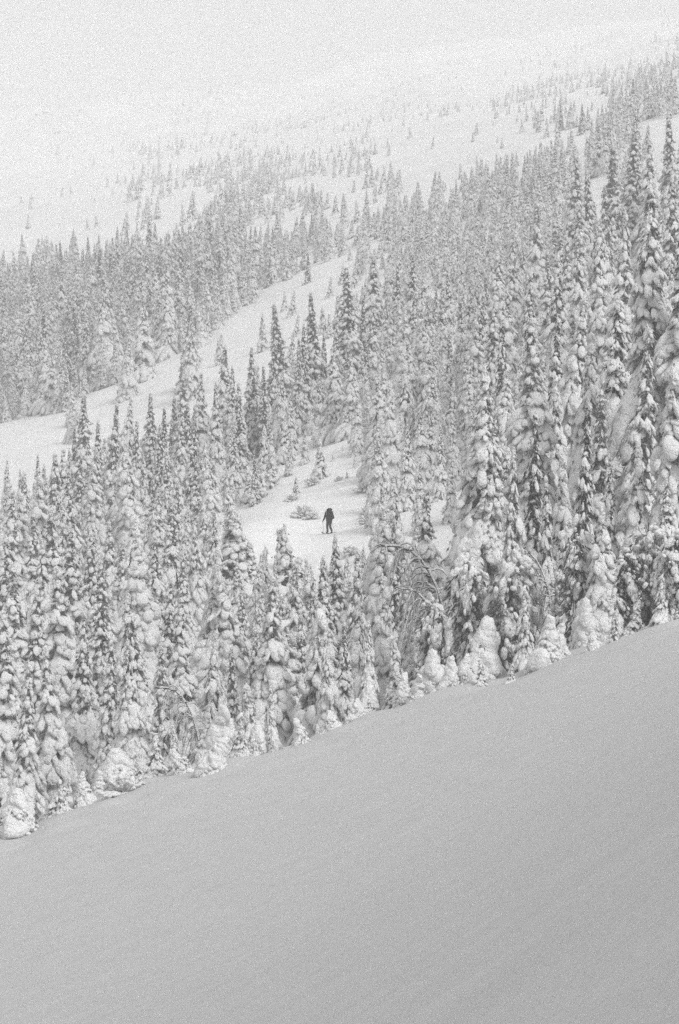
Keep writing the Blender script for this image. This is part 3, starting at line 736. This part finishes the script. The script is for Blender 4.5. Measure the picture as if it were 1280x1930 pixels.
# joints: forward is +y, torso bent forward; right foot trails with the heel lifted
J = dict(pel=(0, 0, .86), wai=(0, .04, 1.02), che=(0, .13, 1.22), neck=(0, .20, 1.40), head=(0, .25, 1.50), crown=(0, .27, 1.60),
 sl=(-.18, .14, 1.33), el=(-.27, .10, 1.06), wl=(-.31, .26, .84), sr=(.18, .14, 1.33), er=(.25, .02, 1.08), wr=(.27, .22, .92),
 hl=(-.10, .0, .84), kl=(-.09, .12, .46), al=(-.08, .06, .08), tl=(-.08, .24, .03), hr=(.09, .0, .84), kr=(.08, .04, .45), ar=(.08, -.30, .15), tr=(.08, -.14, .05))
def chain(names, ed):
    ix = {n: i for i, n in enumerate(names)}
    return [J[n] for n in names], [(ix[a], ix[b]) for a, b in ed]
v, e = chain(['pel', 'wai', 'che', 'neck', 'head', 'crown', 'sl', 'el', 'wl', 'sr', 'er', 'wr', 'hl', 'kl', 'al', 'tl', 'hr', 'kr', 'ar', 'tr'],
 [('pel', 'wai'), ('wai', 'che'), ('che', 'neck'), ('neck', 'head'), ('head', 'crown'), ('che', 'sl'), ('sl', 'el'), ('el', 'wl'), ('che', 'sr'), ('sr', 'er'), ('er', 'wr'),
  ('pel', 'hl'), ('hl', 'kl'), ('kl', 'al'), ('al', 'tl'), ('pel', 'hr'), ('hr', 'kr'), ('kr', 'ar'), ('ar', 'tr')])
nb0 = len(v)
for w_, sgn in ((8, -1), (11, 1)):       # palm and five fingers curled round the pole grip
    bx, by, bz = v[w_]; v.append((bx, by + .05, bz - .05)); pi = len(v) - 1; e.append((w_, pi))
    for f in range(4):
        a = (bx + (f - 1.5) * .018, by + .09, bz - .08); b = (bx + (f - 1.5) * .018, by + .075, bz - .115 + .004 * abs(f - 1))
        v += [a, b]; e += [(pi, len(v) - 2), (len(v) - 2, len(v) - 1)]
    v += [(bx - sgn * .035, by + .07, bz - .06), (bx - sgn * .03, by + .10, bz - .085)]; e += [(pi, len(v) - 2), (len(v) - 2, len(v) - 1)]
rads = [.11, .10, .12, .055, .085, .07, .06, .042, .028, .06, .042, .028, .08, .055, .04, .03, .08, .055, .04, .03] + [.03 if (i - nb0) % 11 == 0 else .009 for i in range(nb0, len(v))]
skin('body', v, e, rads, 0, M_SKIN, walker)
v, e = chain(['pel', 'wai', 'che', 'neck', 'sl', 'el', 'wl', 'sr', 'er', 'wr'], [('pel', 'wai'), ('wai', 'che'), ('che', 'neck'), ('che', 'sl'), ('sl', 'el'), ('el', 'wl'), ('che', 'sr'), ('sr', 'er'), ('er', 'wr')])
skin('jacket', v, e, [(.19, .14), .17, (.20, .16), .085, .085, .068, .05, .085, .068, .05], 0, M_JACKET, walker)
v, e = chain(['pel', 'hl', 'kl', 'al', 'hr', 'kr', 'ar'], [('pel', 'hl'), ('hl', 'kl'), ('kl', 'al'), ('pel', 'hr'), ('hr', 'kr'), ('kr', 'ar')])
skin('trousers', v, e, [.16, .125, .085, .075, .125, .085, .075], 0, M_TROUSER, walker)
for a, b in (('al', 'tl'), ('ar', 'tr')):
    v, e = chain([a, b], [(a, b)]); skin('boot', v, e, [.07, .05], 0, M_JACKET, walker)
v, e = chain(['neck', 'head', 'crown'], [('neck', 'head'), ('head', 'crown')]); skin('hood', [(0, .17, 1.38), (0, .215, 1.50), (0, .235, 1.61)], e, [.09, .115, .09], 0, M_JACKET, walker)
def rbox(name, c, h, mat, parent, rot=(0, 0, 0), taper=.8, seg=3):
    import bmesh
    bm = bmesh.new(); bmesh.ops.create_cube(bm, size=1)
    for q in bm.verts:
        k = taper if q.co.z > 0 else 1
        q.co = Vector((q.co.x * h[0] * k, q.co.y * h[1] * k, q.co.z * h[2]))
    bmesh.ops.bevel(bm, geom=bm.edges[:], offset=min(h) * .28, segments=seg, affect='EDGES')
    me = bpy.data.meshes.new(name); bm.to_mesh(me); bm.free(); me.materials.append(mat)
    o = mesh_obj(name, me, parent, c); o.rotation_euler = rot; me.polygons.foreach_set('use_smooth', [True] * len(me.polygons))
    return o
pack = bpy.data.objects.new('backpack', None); COL.objects.link(pack)
pack.location = walker.matrix_basis @ Vector((0, 0, 0)); pack.location = (WX, WD, WZ); pack.rotation_euler = walker.rotation_euler
tag(pack, 'tall black hiking backpack with a domed lid worn by the walker', 'backpack')
pack.scale = (1.06, 1.1, 1.03)
rbox('pack_bag', (.01, -.12, 1.22), (.42, .34, .62), M_PACK, pack, (R(-12), 0, 0), .86)
rbox('lid', (.01, -.03, 1.555), (.36, .30, .17), M_PACK, pack, (R(-12), 0, 0), .72)
rbox('side_pocket', (.22, -.13, 1.08), (.09, .18, .26), M_PACK, pack, (R(-12), 0, 0)); rbox('side_pocket', (-.20, -.13, 1.08), (.09, .18, .26), M_PACK, pack, (R(-12), 0, 0))
rbox('front_pocket', (.01, -.31, 1.14), (.26, .10, .34), M_PACK, pack, (R(-12), 0, 0))
for sx in (-1, 1):
    t_ = Soup(); t_.tube([(sx * .13, .0, 1.40), (sx * .15, .14, 1.46), (sx * .14, .30, 1.36), (sx * .16, .28, 1.2), (sx * .19, .10, 1.08), (sx * .17, 0, 1.0)], [.025] * 6, 5)
    mesh_obj('shoulder_strap', t_.mesh('shoulder_strap', M_PACK), pack)
t_ = Soup(); t_.tube([(-.215, -.06, 1.36), (-.225, -.10, 1.22), (-.23, -.13, 1.08)], [.016] * 3, 4); mesh_obj('compression_strap', t_.mesh('compression_strap', M_STRAP), pack)
for sx, (gx, gy, gzz), foot in ((-1, (-.31, .33, .78), (-.40, .02, -.05)), (1, (.27, .29, .87), (.36, -.25, -.02))):
    p_ = bpy.data.objects.new('ski_pole', None); COL.objects.link(p_); p_.location = (WX, WD, WZ); p_.rotation_euler = walker.rotation_euler
    tag(p_, "thin ski pole planted by the walker's " + ('left' if sx < 0 else 'right') + ' foot', 'ski pole', 'ski poles of the walker')
    t_ = Soup(); t_.tube([(gx, gy, gzz), foot], [.011, .008], 5); mesh_obj('shaft', t_.mesh('shaft', M_METAL), p_)
    up_ = (np.array([gx, gy, gzz]) - np.array(foot)); up_ /= np.linalg.norm(up_)
    t_ = Soup(); t_.tube([np.array([gx, gy, gzz]) - up_ * .04, np.array([gx, gy, gzz]) + up_ * .12], [.018, .02], 6); mesh_obj('grip', t_.mesh('grip', M_JACKET), p_)
    t_ = Soup(); b_ = np.array(foot) + up_ * .10; t_.tube([b_, b_ + up_ * .012], [.05, .045], 8); mesh_obj('basket', t_.mesh('basket', M_JACKET), p_)
for sx, y_, pt, wh in ((-.08, .12, .0, 'leading left'), (.09, -.18, .05, 'trailing right')):
    k_ = bpy.data.objects.new('ski', None); COL.objects.link(k_)
    k_.location = walker.matrix_basis @ Vector((0, 0, 0)); k_.location = (WX, WD, WZ); k_.rotation_euler = (0, 0, R(24))
    tag(k_, "dark touring ski half sunk in snow under the walker's " + wh + ' boot', 'ski', 'skis of the walker')
    ys = np.linspace(-.75, .9, 14); t_ = Soup(); vv = []
    for q in ys:
        zz_ = .015 + (max(0, q - .62) ** 2) * 1.6 + gz(WX - math.sin(R(24)) * (q + y_), WD + math.cos(R(24)) * (q + y_)) - WZ
        hw = .052 if abs(q) < .75 else .035
        vv += [(sx - hw, q + y_, zz_), (sx + hw, q + y_, zz_), (sx + hw, q + y_, zz_ + .02), (sx - hw, q + y_, zz_ + .02)]
    ff_ = []
    for i_ in range(13):
        for j_ in range(4): ff_.append((i_ * 4 + j_, i_ * 4 + (j_ + 1) % 4, i_ * 4 + 4 + (j_ + 1) % 4, i_ * 4 + 4 + j_))
    ff_ += [(3, 2, 1, 0), (52, 53, 54, 55)]
    mesh_obj('board', np_mesh('board', vv, [np.array(ff_)], M_SKI, False), k_)
    rbox('binding', (sx, y_, .045), (.08, .26, .05), M_METAL, k_)

# ------------------------------------------------------------------ rocks breaking through near the far ridge, broken twigs
def rock(px, row_hint, w, label):
    d = 1500
    for q in np.arange(1200, 2900, 8.):
        if 965 - gz(X(px, q), q) / q * F <= row_hint: d = q; break
    t_ = Soup(); n = 5
    t_.lumps(rng.normal(size=(n, 3)) * [w * .5, w * .3, w * .12], rng.normal(size=(n, 3)) * [1, .4, .2], np.abs(rng.normal(size=(n, 3))) * w * .16 + w * .14, 1, .5)
    o = mesh_obj('rock_outcrop', t_.mesh('rock_outcrop', M_ROCK, False)); o.location = (X(px, d), d, gz(X(px, d), d) + w * .1)
    tag(o, label, 'rock', 'rocks near the far ridge')
rock(84, 214, 3.4, 'larger dark rock breaking the snow under the far ridge at upper left')
rock(72, 219, 2.2, 'small rock just left of the larger one on the far ridge')
rock(112, 251, 3.0, 'rock patch below the pair on the far mountain shoulder')
rock(148, 210, 2.0, 'small rock right of the pair on the far ridge')
def stick(px, row, d, dx, dz, label):
    t_ = Soup(); x = X(px, d); z = Zr(row, d)
    t_.tube([(-dx / 2, 0, -dz / 2), (-dx * .1, .05, dz * .08), (dx / 2, 0, dz / 2)], [.05, .045, .03], 6)
    o = mesh_obj('broken_branch', t_.mesh('broken_branch', plain('bark_dark', .03))); o.location = (x, d, z); tag(o, label, 'branch')

# ------------------------------------------------------------------ haze
allz_min = float(allz[:, 2].min()); allz_max = float(allz[:, 2].max())
print('z range', allz_min, allz_max)
x0, x1, y0, y1 = allz[:, 0].min() - 5, allz[:, 0].max() + 5, -45, allz[:, 1].max() + 5
z0, z1 = allz_min - 1.5, allz_max + 15
hv = np.array([(x, y, z) for z in (z0, z1) for y in (y0, y1) for x in (x0, x1)])
hf = np.array([(0, 2, 3, 1), (4, 5, 7, 6), (0, 1, 5, 4), (2, 6, 7, 3), (0, 4, 6, 2), (1, 3, 7, 5)])
mh = bpy.data.materials.new('haze'); mh.use_nodes = True; hn = mh.node_tree.nodes; hn.clear()
pv = hn.new('ShaderNodeVolumePrincipled'); ho = hn.new('ShaderNodeOutputMaterial')
pv.inputs['Color'].default_value = grey(.999); pv.inputs['Density'].default_value = HAZE; pv.inputs['Anisotropy'].default_value = -0.5
mh.node_tree.links.new(pv.outputs[0], ho.inputs['Volume'])
hz = mesh_obj('haze', np_mesh('haze', hv, [hf], mh, False)); tag(hz, kind='stuff')
